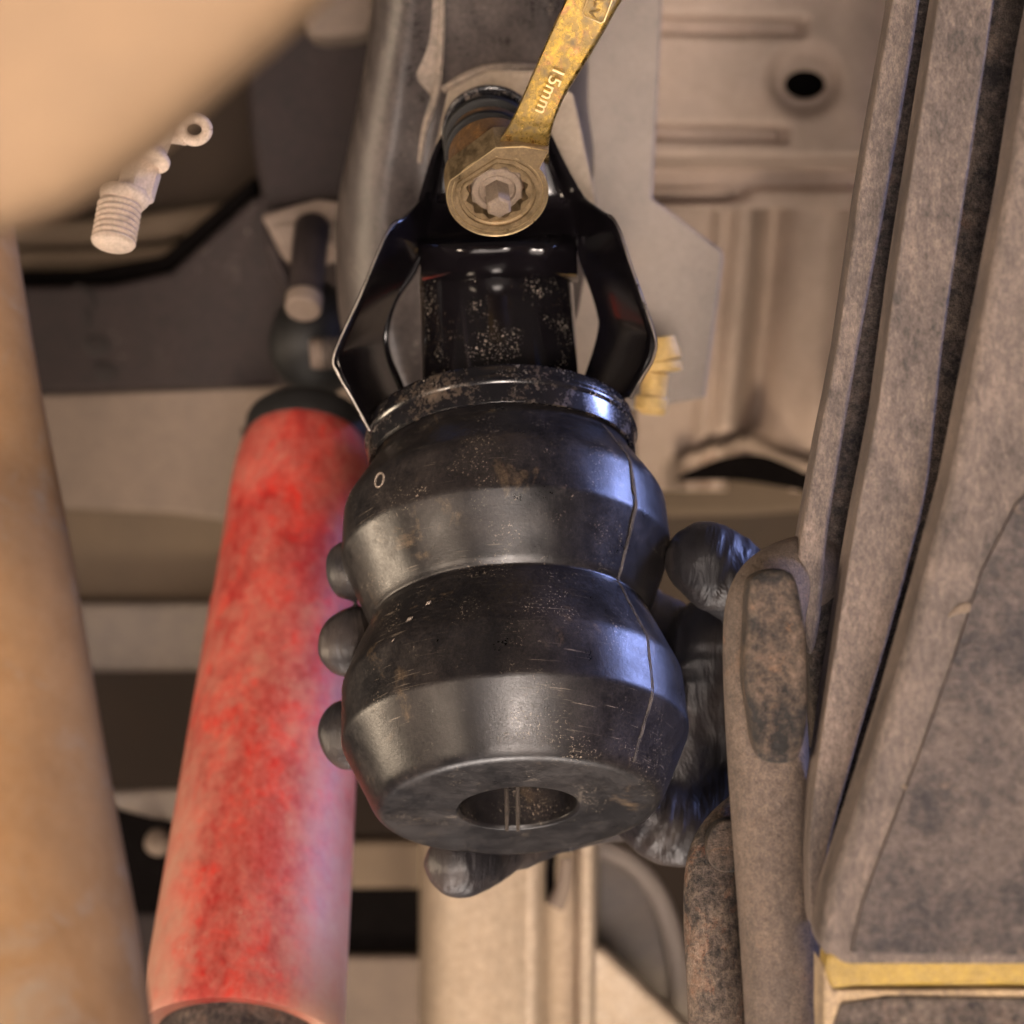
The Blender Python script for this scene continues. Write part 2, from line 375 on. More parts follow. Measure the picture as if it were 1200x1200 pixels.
slab('cavity', [(880, 40), (1010, 40), (1010, 160), (880, 160)], 1.385, .03, M['void'], fpn, 0)  # black backing gives the drain hole its shade
hl = [(943 + 27 * math.cos(a), 99 + 20 * math.sin(a)) for a in [k * math.pi / 16 for k in range(32)]]
tube('hole_lip', [P(a, b, 1.347) for a, b in hl + hl[:1]], [px(3.4, 1.34)] * 33, M['grey_panel'], fpn, 8, caps=False)

# corrugated tunnel wall below that panel
def corr(x, y):
    xs = x + (y - 300) * 0.09
    z = .012 * math.exp(-((xs - 868) / 15) ** 2) + .007 * math.exp(-((xs - 842) / 8) ** 2) - .012 * math.exp(-((xs - 905) / 20) ** 2) + .007 * math.exp(-((xs - 975) / 22) ** 2)
    z -= .028 * ss(940, 1040, xs) * (1 - ss(380, 500, y))
    arc = 545 - 26 * math.exp(-((x - 862) / 55) ** 2)
    z -= .035 * ss(arc - 22, arc + 8, y) * ss(770, 830, x)
    return z
tw = hfield('tunnel_wall', ((745, 215), (1080, 215), (1080, 575), (745, 575)), 110, 110, 1.40, corr, M['grey_panel'])
tag(tw, 'tan corrugated tunnel wall below the pressed floor panel', 'body panel')
o = slab('cross_rail', smoothpoly([(700, 552), (800, 562), (880, 556), (960, 566), (1040, 562)], 5) + [(1040, 592), (880, 604), (700, 606)], 1.43, .05, M['brown'], None, .004)
tag(o, 'narrow brown cross rail behind the thumb', 'rail')
o = slab('oval_shade_sheet', smoothpoly([(795, 562), (822, 546), (855, 535), (890, 533), (925, 545), (965, 566), (985, 584), (930, 572), (860, 562)], 4, True), 1.385, .02, M['void'], None, .003)  # sheet in front of the wall, its black painted as recess shade
tag(o, 'flat black sheet painted as the shade of an oval recess at the foot of the tan corrugated wall', 'recess')
o = slab('rear_crossmember', [(690, 594), (1060, 594), (1060, 1010), (690, 1010)], lambda x, y: 1.46 + (y - 594) * .0004, .05, M['deep_brown'], None, .004)
tag(o, 'dark brown crossmember filling the gap right of the hand', 'crossmember')

# flat grey bracket plate
o = slab('flat_bracket_plate', [(640, -60), (779, -60), (765, 232), (846, 293), (848, 302), (826, 466), (740, 480), (640, 500)], 1.17, .006, M['flat_plate'], None, .0012)
tag(o, 'flat grey dusty bracket plate with a notched edge, left of the grooved panel', 'bracket')
# brass bolt by it
bb = thing('brass_bolt', P(775, 430, 1.13), 'blurred yellow brass coloured bolt beside the right edge of the black bracket', 'bolt')
ptube('bolt_head', [(772, 396, 1.13, 19), (775, 418, 1.13, 24), (776, 424, 1.13, 22)], M['brass'], bb, n=3, segs=28)
ptube('washer', [(772, 424, 1.13, 27), (773, 436, 1.13, 27)], M['brass'], bb, n=1, segs=32, bevel=.0008)
ptube('shank', [(768, 436, 1.13, 16), (764, 486, 1.13, 15)], M['brass'], bb, n=2, segs=24, bevel=.001)
ptube('collar', [(764, 464, 1.128, 19), (762, 482, 1.128, 19)], M['brass'], bb, n=2, segs=24, bevel=.001)

# ---- upper left background
o = slab('heat_shield', [(-40, 110), (310, 40), (310, 330), (-40, 360)], lambda x, y: 1.55 - (y - 110) * .0002, .02, M['deep_brown'], None, .004)
tag(o, 'dim brown sheet behind the cream housing, upper left', 'body panel')
o = slab('pipe_rail', [(-20, 262), (150, 252), (310, 230), (310, 262), (150, 286), (-20, 292)], 1.47, .02, M['brown'], None, .004)
tag(o, 'narrow brown rail behind the threaded fitting', 'rail')
o = slab('lower_rail', [(-20, 292), (150, 290), (240, 278), (240, 300), (150, 312), (-20, 318)], 1.46, .02, M['brown'], None, .003)
tag(o, 'second narrow brown rail just above the dark stencilled frame', 'rail')
fr = thing('dark_frame_rail', P(220, 350, 1.40), 'dark frame rail with smudged stencil marks, upper left', 'frame rail')
slab('web', [(-30, 336), (130, 333), (200, 318), (262, 262), (300, 228), (450, 225), (450, 448), (45, 461), (-30, 463)], 1.39, .03, M['dark_frame'], fr, .003)
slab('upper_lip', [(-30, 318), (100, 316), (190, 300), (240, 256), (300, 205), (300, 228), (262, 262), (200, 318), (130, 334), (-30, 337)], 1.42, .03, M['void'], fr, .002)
for (x, y, pts) in ((98, 340, [(-12, -4), (2, -2), (10, 8), (12, 20)]), (104, 368, [(-6, -6), (0, 4), (-2, 14)]), (112, 400, [(-10, -2), (6, -4), (12, 6), (2, 12), (-8, 10), (-10, -2)]), (122, 430, [(-10, -4), (6, -2), (10, 6), (0, 12), (-8, 6)])):
    q = smoothpoly([(x + a, y + b) for a, b in pts], 4)
    tube('stencil_mark', [P(a, b, 1.3895) for a, b in q], [px(4.0, 1.39)] * len(q), M['mark'], fr, 8, squash=(1, .15))
o = slab('dark_box', [(285, 20), (440, 40), (440, 236), (400, 236), (308, 244), (292, 150)], 1.34, .05, M['dark_frame'], None, .004)
tag(o, 'dark box shaped housing between the cream housing and the grey frame arm', 'housing')
o = slab('tan_lug', smoothpoly([(352, -30), (352, 20), (366, 42), (400, 44), (440, 30), (440, -30)], 3), 1.30, .03, M['tan_member'], None, .004)
tag(o, 'blurred tan lug at the top edge beside the cream housing', 'bracket')
bk = thing('stay_bracket', P(350, 290, 1.30), 'tan pressed stay bracket holding a dark bolt, left of the frame arm', 'bracket')
slab('bracket_face', [(305, 252), (372, 233), (425, 240), (425, 300), (400, 305), (348, 318), (330, 300)], 1.30, .006, M['tan_member'], bk, .002)
slab('bracket_leg', [(305, 252), (330, 300), (346, 340), (338, 352), (318, 318), (310, 290)], 1.305, .03, M['dark_frame'], bk, .002)
slab('bracket_fold', smoothpoly([(322, 268), (345, 262), (385, 262), (412, 272), (404, 292), (372, 280), (340, 300)], 3, True), 1.292, .008, M['tan_member'], bk, .002)
bt = thing('stay_bolt', P(358, 320, 1.27), 'dark smooth bolt standing out of the tan stay bracket', 'bolt')
ptube('shaft', [(366, 268, 1.28, 21), (362, 300, 1.26, 21), (358, 344, 1.25, 20)], M['dark_frame'], bt, n=4)
ptube('tip_ring', [(357, 346, 1.25, 22), (356, 356, 1.248, 22), (355, 364, 1.246, 21)], M['tan_member'], bt, n=2, bevel=.001)
o = ptube('rubber_bush', [(372, 356, 1.33, 30), (362, 385, 1.31, 42), (360, 412, 1.31, 44), (380, 432, 1.33, 34)], M['black'], n=5)
tag(o, 'round black rubber bush above the red shock absorber', 'bush')
bt = thing('end_bolt', P(378, 415, 1.28), 'tan bolt end with fine thread peeping out left of the black bracket', 'bolt')
ptube('bolt_end', [(364, 415, 1.28, 17), (378, 414, 1.28, 19)], M['tan_member'], bt, n=2)
for k in range(4): ptube('thread', [(380 + k * 7, 414, 1.28, 19), (384 + k * 7, 414, 1.28, 19)], M['grey_part'], bt, n=1, bevel=.0006)

# ---- left middle background
o = slab('tan_crossmember', smoothpoly([(-40, 462), (150, 456), (300, 447), (520, 436)], 3) + [(520, 640), (420, 630), (300, 616), (200, 602), (75, 597), (-40, 600)], 1.43, .03, M['tan_member'], None, .003)
tag(o, 'broad tan dusty crossmember with a curved lower edge behind the red shock', 'crossmember')
o = slab('brown_crossmember', [(-40, 590), (560, 590), (560, 712), (-40, 712)], 1.50, .03, M['brown'], None, .003)
tag(o, 'smooth brown beam below the tan crossmember', 'beam')
o = slab('grey_ledge', [(-40, 706), (560, 703), (560, 785), (-40, 788)], 1.48, .02, M['grey_part'], None, .003)
tag(o, 'grey ledge strip below the brown beam on the left', 'ledge')
o = slab('small_lever', [(120, 926), (210, 922), (240, 930), (240, 968), (180, 960), (120, 944)], 1.36, .01, M['grey_part'], None, .003)
tag(o, 'small grey lever between the tan tube and the red shock', 'lever')
o = ptube('round_knob', [(186, 978, 1.36, 8), (186, 984, 1.355, 15), (185, 992, 1.35, 16), (184, 1000, 1.35, 9)], M['tan_member'], n=4)  # a plain round knob, purpose unknown
tag(o, 'small round tan knob below the grey lever', 'knob')
o = slab('pocket_shade_sheet', [(100, 945), (260, 960), (260, 1080), (100, 1070)], 1.42, .03, M['void'], None, .003)  # flat sheet, the shade of the opening is put into its black
tag(o, 'black sheet painted as the shade between the tan tube and the red shock', 'recess')
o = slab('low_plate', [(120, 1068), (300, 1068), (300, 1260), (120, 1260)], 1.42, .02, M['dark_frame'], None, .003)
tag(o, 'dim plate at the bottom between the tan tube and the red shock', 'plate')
# bottom centre
o = slab('brown_beam', [(380, 985), (560, 985), (560, 1042), (380, 1042)], 1.42, .03, M['brown'], None, .003)
tag(o, 'short brown beam right of the red shock near the bottom', 'beam')
o = slab('gap_shade_sheet', [(380, 1040), (560, 1040), (560, 1122), (380, 1122)], 1.45, .02, M['void'], None, .002)  # added sheet, its black stands for shade in the gap
tag(o, 'black sheet painted as the shaded gap under the short brown beam', 'plate')
o = slab('grey_lower_plate', [(380, 1120), (560, 1120), (560, 1300), (380, 1300)], 1.44, .02, M['tan_member'], None, .003)
tag(o, 'dull grey plate at the bottom edge right of the red shock', 'plate')
# bright tube bottom middle: a box section with rounded corner
sil = thing('silver_strut', P(600, 1100, 1.30), 'bright weathered strut with a rounded front edge rising from the bottom centre', 'strut')
def strut(name, pts, m, d0, d1, rpx):
    V = []; Fc = []; ys = [960, 1040, 1120, 1200, 1290]
    for y in ys:
        for (x, dd) in pts: V.append(P(x + (y - 1000) * -.006, y, dd))
    n = len(pts)
    for j in range(len(ys) - 1):
        for i in range(n - 1): Fc.append([j * n + i, j * n + i + 1, (j + 1) * n + i + 1, (j + 1) * n + i])
    return mk(name, V, Fc, m, sil, smooth=None)
strut('body', [(492, 1.40), (496, 1.335), (505, 1.305), (525, 1.29), (560, 1.283), (600, 1.278), (614, 1.272), (622, 1.270), (630, 1.273), (640, 1.29), (652, 1.30), (690, 1.30)], M['silver'], 0, 0, 0)
strut('bright_rib', [(668, 1.33), (676, 1.285), (682, 1.276), (692, 1.276), (698, 1.29), (702, 1.36)], M['silver'], 0, 0, 0)
slab('slot', [(640, 1000), (652, 1000), (650, 1052), (640, 1062)], 1.285, .01, M['void'], sil, .001)
ptube('rust_lug', [(664, 1005, 1.28, 9), (660, 1040, 1.28, 10), (650, 1062, 1.28, 12)], M['tan_member'], sil, n=4)
rd = thing('round_cover', P(745, 1080, 1.36), 'grey round cover with a pale rim behind the bright strut, bottom centre', 'cover')
arc = smoothpoly([(690, 990), (735, 1010), (770, 1050), (790, 1110), (798, 1180), (790, 1260)], 5)
slab('disc', arc + [(640, 1260), (640, 990)], 1.37, .03, M['grey_part'], rd, .003)
tube('rim', [P(a, b, 1.363) for a, b in arc], [px(13, 1.36)] * len(arc), M['flat_plate'], rd, 16)
o = slab('pale_diagonal_arm', [(680, 1105), (705, 1108), (830, 1225), (830, 1300), (680, 1300)], 1.31, .02, M['silver'], None, .006)
tag(o, 'pale diagonal arm crossing the bottom edge right of the bright strut', 'arm')

# ================================================================ frame arm behind the bracket
DOFF = 0.055
ar = thing('frame_arm', P(545, 200, 1.12), 'dusty grey rounded frame arm carrying the black bracket, with a weld bead', 'frame arm')
rows = [(-60, 436, 700, 1.045), (0, 430, 694, 1.055), (60, 421, 692, 1.065), (110, 412, 692, 1.075), (160, 402, 699, 1.085), (215, 391, 703, 1.095), (270, 387, 706, 1.10), (330, 388, 706, 1.105), (380, 394, 706, 1.11), (430, 410, 700, 1.12), (480, 440, 690, 1.13)]
# cross-section offsets: (u across 0..1, depth back px)
def arm_section(y):
    k = ss(0, 260, y)
    ridge = .30 - .05 * k
    return [(0, 300), (0, 180), (.006, 120), (.03, 72), (.08, 34), (.14, 10), (.20, 1), (.27, 8 + 6 * k), (.33, 12 + 12 * k), (.38, 10 + 8 * k), (.43, 7 + 6 * k), (.50, 8), (.62, 6), (.75, 2), (.82, 4), (.89, 20), (.945, 52), (.985, 95), (1, 150), (1, 300)]
V = []; Fc = []; rs = smoothpoly(rows, 5)
for (y, x0, x1, d) in rs:
    sec = smoothpoly(arm_section(y), 3)
    for u, b in sec: V.append(P(x0 + (x1 - x0) * u, y, d) + cF * b * S)
n = len(sec)
for j in range(len(rs) - 1):
    for i in range(n - 1): Fc.append([j * n + i, j * n + i + 1, (j + 1) * n + i + 1, (j + 1) * n + i])
mk('arm_body', V, Fc, M['arm'], ar, smooth=None)
# weld bead strip on the arm, ending in a point
wb = [(498, -60), (496, 0), (492, 50), (488, 88), (500, 105), (508, 114), (515, 100), (517, 60), (517, 0), (518, -60)]
slab('weld_strip', smoothpoly(wb, 3), lambda x, y: 1.047 + (y + 60) * .00017, .02, M['weld'], ar, .0016)
ptube('weld_bead', [(517, -60, 1.050, 4), (518, 10, 1.058, 4), (516, 70, 1.067, 4), (511, 110, 1.073, 5), (498, 150, 1.08, 4), (492, 190, 1.088, 3)], M['weld'], ar, n=5, segs=10)
ptube('edge_bead', [(520, 105, 1.072, 5), (560, 84, 1.066, 6), (600, 79, 1.064, 6), (630, 80, 1.064, 5)], M['weld'], ar, n=5, segs=10)

# shim plate
sh = slab('shim_plate', [(525, 106), (572, 82), (626, 83), (672, 110), (700, 240), (640, 300), (520, 300), (488, 262), (496, 236)], lambda x, y: 1.052 + (y - 80) * .00010, .0035, M['shim'], None, .0006)
tag(sh, 'dusty bare steel shim plate with cut corners between the frame arm and the black bracket', 'plate')

# ================================================================ black bracket
br = thing('black_bracket', P(584, 300, 1.04), 'glossy black stamped bracket with flared wings and round post above the rubber bump stop', 'bracket')
# rows: (y_front_L, x_front_L, y_back_L, x_back_L, x_back_R, y_back_R, x_front_R, y_front_R, d_front, d_back)
R_ = [
 (118, 553, 118, 556, 612, 118, 614, 118, 1.018, 1.020),
 (140, 530, 140, 534, 634, 140, 637, 140, 1.016, 1.020),
 (180, 508, 181, 514, 648, 181, 652, 180, 1.012, 1.022),
 (236, 493, 240, 505, 672, 240, 682, 233, 1.006, 1.026),
 (256, 474, 282, 500, 682, 276, 706, 250, 0.992, 1.010),
 (272, 455, 318, 484, 690, 306, 722, 264, 0.986, 1.014),
 (345, 424, 352, 462, 708, 345, 744, 328, 0.983, 1.017),
 (414, 393, 390, 452, 716, 376, 766, 392, 0.981, 1.020),
 (438, 397, 418, 455, 712, 402, 765, 418, 0.981, 1.020),
 (468, 414, 444, 466, 700, 432, 752, 442, 0.982, 1.019),
 (505, 434, 474, 478, 686, 472, 738, 466, 0.984, 1.017)]
V = []; Fc = []; NC = 13
for (yfl, xfl, ybl, xbl, xbr, ybr, xfr, yfr, df, db) in R_:
    fl = P(xfl, yfl, df); bl = P(xbl, ybl, db); b2 = P(xbr, ybr, db); f2 = P(xfr, yfr, df)
    for t in (0, .35, .7): V.append(fl.lerp(bl, t))
    V.append(bl.lerp(b2, .0) + (fl - bl) * .10)
    V.append(bl.lerp(b2, .045))
    for t in (.2, .4, .6, .8): V.append(bl.lerp(b2, t))
    V.append(bl.lerp(b2, .955)); V.append(b2 + (f2 - b2) * .12)
    for t in (.6, 1.0): V.append(b2.lerp(f2, t))
NC = 13
for j in range(len(R_) - 1):
    for i in range(NC - 1):
        if j >= 4 and 3 <= i <= 8: continue
        Fc.append([j * NC + i, j * NC + i + 1, (j + 1) * NC + i + 1, (j + 1) * NC + i])
o = mk('stamped_plate', V, Fc, M['bracket'], br, smooth=None, subs=2)
cr = o.data.attributes.new('crease_edge', 'FLOAT', 'EDGE')
for e in o.data.edges:
    a, b_ = e.vertices
    if a // NC == b_ // NC and (a // NC) in (3, 5, 7): cr.data[e.index].value = .45
sd = o.modifiers.new('solid', 'SOLIDIFY'); sd.thickness = 0.0016; sd.offset = 0
bv = o.modifiers.new('bev', 'BEVEL'); bv.width = .0004; bv.segments = 2; bv.limit_method = 'ANGLE'; bv.angle_limit = rad(60)
# thin beads along each wing; a bright steel one is added as the highlight line
for side in (0, 1):
    q = smoothpoly([(r[3], r[2], r[9]) if side == 0 else (r[4], r[5], r[9]) for r in R_[4:]], 5)
    tube('inner_lip', [P(a, b, c - .0015) for a, b, c in q], [px(4.5)] * len(q), M['bracket'], br, 12)
    pts = [(r[1], r[0], r[8]) if side == 0 else (r[6], r[7], r[8]) for r in R_[3:]]
    q = smoothpoly(pts, 5)
    tube('rolled_edge', [P(a, b, c - .0003) for a, b, c in q], [px(3.0)] * len(q), M['bracket'], br, 12)
    tube('edge_glint', [P(a + (1 if side else -1), b, c - .0012) for a, b, c in q], [px(1.5 + .7 * noise.noise(Vector((i * .35, side, 2)))) for i in range(len(q))], M['edge'], br, 8)

# axis of the bump stop
AX = (Matrix.Rotation(rad(-2.4), 3, 'Y') @ Vector((0, 0, 1))).normalized()
DOFF = 0.0; B0 = P(607, 948, 1.0); DOFF = 0.055      # centre of the bottom face
mm = S                     # one picture unit at the focus distance, in metres
# post
post_prof = rnd([(0, 490 * mm), (97 * mm, 490 * mm, 1 * mm), (97 * mm, 712 * mm, 5 * mm), (60 * mm, 716 * mm, 3 * mm), (0, 716 * mm)], 3 * mm)
pc = B0 + cR * (2 * mm)
lathe('post', [p for p in post_prof if p[1] > 0], pc, AX, M['black_paint'], br, 96)
# saddle: rolled bend between the post and the plate (a swept rounded hump, slightly wavy)
V = []; Fc = []; cols = 40
sec = [(300, 1.034, 0), (300, 1.012, .2), (292, 0.990, .5), (296, .974, .7), (306, .967, .85), (317, .9655, 1), (327, .969, 1), (332, .978, 1), (330, 1.0, 1)]
sec = [(276, 1.028), (279, 1.003), (281, .978), (285, .9685), (290, .9658), (298, .9664), (307, .9686), (316, .9712), (325, .9745), (332, .981), (335, .992)]
for i in range(cols + 1):
    u = i / cols; x = 492 + (676 - 492) * u
    bulge = 1 - (2 * u - 1) ** 4
    for k, (y, d) in enumerate(sec):
        wv = .0014 * math.sin(u * 17 + k * .5) * math.exp(-((u - .72) / .18) ** 2) + .0006 * noise.noise(Vector((u * 5, k * .35, 1)))
        V.append(P(x + (k - 5) * 0.4, y - 4 * u, d + .014 + .018 * (1 - bulge) + wv))
for i in range(cols):
    for k in range(len(sec) - 1): a = i * len(sec) + k; Fc.append([a, a + 1, a + 1 + len(sec), a + len(sec)])
o = mk('rolled_bend', V, Fc, M['bracket'], br, smooth=None, subs=1)
sd = o.modifiers.new('solid', 'SOLIDIFY'); sd.thickness = 0.001; sd.offset = -1

# ================================================================ rubber bump stop
DOFF = 0.0
bs = thing('bump_stop', B0, 'black rubber double bulge bump stop hanging from a black metal cup, dusty and scuffed', 'bump stop')
raw = [(0, 150), (60, 150, 6), (69, 138, 4), (69, 4, 1.5), (72, 0, 1.5), (161, 0, 9), (170, 7, 10), (206, 88, 5), (203, 158, 7), (169, 234, 5), (164, 241, 3), (169, 248, 5),
       (199, 326, 5), (195, 390, 12), (158, 446, 8), (152, 470, 4), (140, 480, 3), (0, 480)]
prof = rnd([tuple(c * mm for c in p) for p in raw], 4 * mm, 5)
# resample profile for relief
pr = [prof[0]]
for a, b_ in zip(prof, prof[1:]):
    L_ = math.hypot(b_[0] - a[0], b_[1] - a[1]); k = max(1, int(L_ / (9 * mm)))
    for j in range(1, k + 1): pr.append((a[0] + (b_[0] - a[0]) * j / k, a[1] + (b_[1] - a[1]) * j / k))
def wob(r, h, a, i):
    v = Vector((math.cos(a) * r * 30, math.sin(a) * r * 30, h * 30))
    return r + (.0004 * noise.noise(v) + .00018 * noise.noise(v * 3)) * min(1, r / (60 * mm)), h + .0002 * noise.noise(v * 2)
lathe('rubber_body', pr, B0, AX, M['rubber'], bs, 180, wob, smooth=None)
# mould parting line running down the right side
def on_axis(r, h, az):
    rf = Vector((0, -1, 0)); x = (rf - AX * rf.dot(AX)).normalized(); y = AX.cross(x)
    return B0 + AX * h + (x * math.cos(az) + y * math.sin(az)) * r
az = rad(50)
q = [p for p in pr if p[0] > 166 * mm and 10 * mm < p[1] < 448 * mm or (p[0] > 150 * mm and 200 * mm < p[1] < 448 * mm)]
for nm, az_, rr in (('mould_line', az, 1.2), ('mould_line', az + .014, 1.0)):
    pth = [on_axis(r + .25 * mm, h, az_ + .010 * noise.noise(Vector((h * 200, 0, 0)))) for r, h in q]
    tube(nm, pth, [mm * (rr + 1.0 * noise.noise(Vector((i * .9, 3, 0)))) for i in range(len(pth))], M['flash'], bs, 8)
# tiny moulded ring mark
c0 = on_axis(196.6 * mm, 372 * mm, rad(-49)); rn = (c0 - (B0 + AX * (372 * mm))).normalized(); tx = rn.cross(AX).normalized(); ty = rn.cross(tx)
rp = [c0 + rn * (-.2 * mm) + (tx * math.cos(k * math.pi / 12) * 8 + ty * math.sin(k * math.pi / 12) * 9) * mm for k in range(25)]
tube('ring_mark', rp, [1.4 * mm] * 25, M['weld'], bs, 6, caps=False)
# slit inside the hole
for k, x in enumerate((593, 606)):
    ptube('inner_ridge', [(x, 916, 1.0205, 1.8), (x + 1, 945, 1.0170, 2.6), (x + 1, 974, 1.0142, 2.0)], M['flash'], bs, n=4, segs=8)
# raised scar lumps on the lower bulge
for (h, a_, s_) in ((178, -36, 5), (160, -42, 7), (146, -44, 4), (196, -30, 4), (140, -38, 3.5)):
    p = on_axis(200 * mm if h < 180 else 190 * mm, h * mm, rad(a_)); d_ = Vector((.6, 0, .5)).normalized()
    tube('rubber_scar', [p - d_ * s_ * mm, p, p + d_ * s_ * mm], [.4 * mm, 2.2 * mm, .4 * mm], M['weld'], bs, 8)
# metal cup
cup = [(0, 486), (140, 486, 2), (158, 480, 2), (159, 452, .6), (164, 452, .6), (166.5, 488, 4), (164, 503, 5), (140, 507, 4), (96, 508, 2), (0, 508)]
cup = rnd([tuple(c * mm for c in p) for p in cup], 3 * mm, 4)
lathe('metal_cup', cup, B0, AX, M['cup_paint'], bs, 160, smooth=50)
lathe('cup_lip', rnd([tuple(c * mm for c in p) for p in [(160, 476), (166.5, 476, .8), (168.5, 481, 1.5), (167.5, 487, .8), (160, 488)]], mm, 2), B0, AX, M['cup_paint'], bs, 160, smooth=60)

# ================================================================ stud, nut and wrench
DOFF = 0.055; mm = S * 1.01
NA = (-cF * math.cos(rad(40)) - cU * math.sin(rad(40)) + cR * .08).normalized()     # axis of the fastener, towards the viewer and down
WC = P(583, 228, 0.950)                                                             # centre of the wrench face
nut = thing('clamp_nut', WC - NA * .030, 'rusty brown nut and black washers on the bracket behind the golden wrench', 'nut')
lathe('nut_body', rnd([(0, -38 * mm), (50 * mm, -38 * mm), (52 * mm, -34 * mm), (52 * mm, -84 * mm), (0, -84 * mm)], mm), WC, NA, M['rust_nut'], nut, 72)
WA = (-cF * math.cos(rad(26)) - cU * math.sin(rad(26)))
wc2 = P(574, 182, 1.000)
for k, (r, h, t, mm_) in enumerate(((56, 0, 11, 'black'), (52, -11, 10, 'rust_nut'), (58, -21, 12, 'black'), (60, -46, 9, 'cup_paint'))):
    pf = rnd([(0, h * mm), (r * mm, h * mm, 3 * mm), (r * mm, (h - t) * mm, 3 * mm), (0, (h - t) * mm)], 3 * mm)
    lathe('washer', pf, wc2 + cU * (4 * k * mm), WA, M[mm_], nut, 72)
# stud
st = thing('threaded_stud', WC, 'dusty stud with a hexagonal tip in the middle of the wrench ring', 'stud')
lathe('stud_shank', rnd([(0, -60 * mm), (19 * mm, -60 * mm), (19 * mm, -2 * mm, 1.5 * mm), (15 * mm, 0), (0, 0)], mm), WC - NA * 8 * mm, NA, M['stud'], st, 48)
lathe('nut_face', rnd([(20 * mm, -30 * mm), (34 * mm, -30 * mm), (34 * mm, -13 * mm, 2 * mm), (30 * mm, -11 * mm, 2 * mm), (22 * mm, -11 * mm)], mm), WC, NA, M['stud'], st, 6, smooth=20)
lathe('nut_collar', rnd([(19 * mm, -30 * mm), (30 * mm, -30 * mm), (30 * mm, -8 * mm, 3 * mm), (22 * mm, -7 * mm), (20 * mm, -12 * mm)], mm), WC, NA, M['stud'], st, 48)
lathe('hex_tip', rnd([(0, -20 * mm), (15.5 * mm, -20 * mm), (15.5 * mm, 26 * mm, 2 * mm), (12 * mm, 29 * mm, 2 * mm), (0, 29 * mm)], mm, 2), WC, NA, M['stud'], st, 6, smooth=20)

wr = thing('ring_wrench', WC, 'golden ring spanner stamped 15mm, its ratchet ring seated on the stud', 'wrench')
# head outline follows ring with a shoulder towards the shank
nx = cR - NA * cR.dot(NA); nx.normalize(); ny = NA.cross(nx); 
if ny.dot(cU) < 0: ny = -ny
def W(x, y, h=0): return WC + (nx * x + ny * y + NA * h) * mm
def ring_outline():
    pts = []
    for k in range(0, 61):
        a = rad(158 + (395 - 158) * k / 60); pts.append((60 * math.cos(a) - 0, 60 * math.sin(a)))
    pts += [(60, 58), (30, 66), (-2, 66)]
    return pts
out = ring_outline()
def head():
    V = []; Fc = []; n = len(out)
    inner = []
    # 12-point hole
    K = 72
    def rin(a): 
        return 36.5 + 3.6 * abs(math.sin(6 * a)) ** .8
    ang = [math.atan2(y, x) for x, y in out]
    lv = [(1.0, -42, 0), (1.0, -3.0, 0), (.975, 0, 0)]
    rings = []
    for sc_, h, _ in lv:
        rings.append([len(V) + i for i in range(n)]); V.extend([W(x * sc_, y * sc_, h) for x, y in out])
    # face steps towards hole (polar from same angles, so it stays a quad strip)
    def circ(r, h):
        rings.append([len(V) + i for i in range(n)]); V.extend([W(math.cos(a) * r, math.sin(a) * r, h) for a in ang])
    circ(54, 0); circ(53, -1.6); circ(50.5, -1.6); circ(50, 0); circ(45.5, 0); circ(45, -2.5); circ(43.5, -2.5); circ(43, -1.2); circ(40.5, -2.0); circ(40.5, -40)
    for a_, b_ in zip(rings, rings[1:]):
        for i in range(n): Fc.append([a_[i], a_[(i + 1) % n], b_[(i + 1) % n], b_[i]])
    a_, b_ = rings[-1], rings[0]
    for i in range(n): Fc.append([a_[i], a_[(i + 1) % n], b_[(i + 1) % n], b_[i]])
    return mk('ring_head', V, Fc, M['gold_head'], wr, smooth=28)
head()
rim = out
tube('worn_rim_glint', [W(x * .985, y * .985, -.6) for x, y in rim + rim[:1]], [.75 * mm] * (len(rim) + 1), M['engrave'], wr, 6, caps=False)  # bright bead: edge wear plus an added highlight line round the ring
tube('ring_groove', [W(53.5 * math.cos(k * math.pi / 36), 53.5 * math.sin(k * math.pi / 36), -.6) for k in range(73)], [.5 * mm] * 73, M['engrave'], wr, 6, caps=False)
# toothed socket liner
V = []; Fc = []; K = 144
for h in (-3.5, -26):
    for k in range(K):
        a = 2 * math.pi * k / K; V.append(W(math.cos(a) * 41, math.sin(a) * 41, h))
for h in (-3.5, -26):
    for k in range(K):
        a = 2 * math.pi * k / K; r = 37.5 - 4.5 * abs(math.cos(6 * a)) ** 1.5; V.append(W(math.cos(a) * r, math.sin(a) * r, h))
for k in range(K):
    k2 = (k + 1) % K
    Fc += [[k, k2, 2 * K + k2, 2 * K + k], [K + k, K + k2, 3 * K + k2, 3 * K + k], [2 * K + k, 2 * K + k2, 3 * K + k2, 3 * K + k], [k, k2, K + k2, K + k]]
mk('toothed_socket', V, Fc, M['gold_head'], wr, smooth=30)
# shank: lofted flat bar with rounded edges, stepping up from the head
SH = [  # (xl, yl, xr, yr, d)
 (577, 186, 643, 190, .958), (580, 177, 643, 183, .950), (583, 168, 643, 172, .943), (590, 156, 645, 158, .938), (599, 140, 649, 142, .935), (612, 113, 661, 112, .932), (624, 85, 677, 86, .929), (641, 46, 700, 48, .925), (660, 4, 725, 4, .921), (690, -60, 764, -60, .915)]
V = []; Fc = []; sh_ = smoothpoly(SH, 4)
secs = [(0, 30), (-.002, 10), (.012, 3.5), (.045, .8), (.10, 1.2), (.5, 1.8), (.90, 1.2), (.955, .8), (.988, 3.5), (1.002, 10), (1, 30)]
for (xl, yl, xr, yr, d) in sh_:
    a = P(xl, yl, d); b_ = P(xr, yr, d)
    for u, bk_ in secs: V.append(a.lerp(b_, u) + cF * bk_ * mm)
n = len(secs)
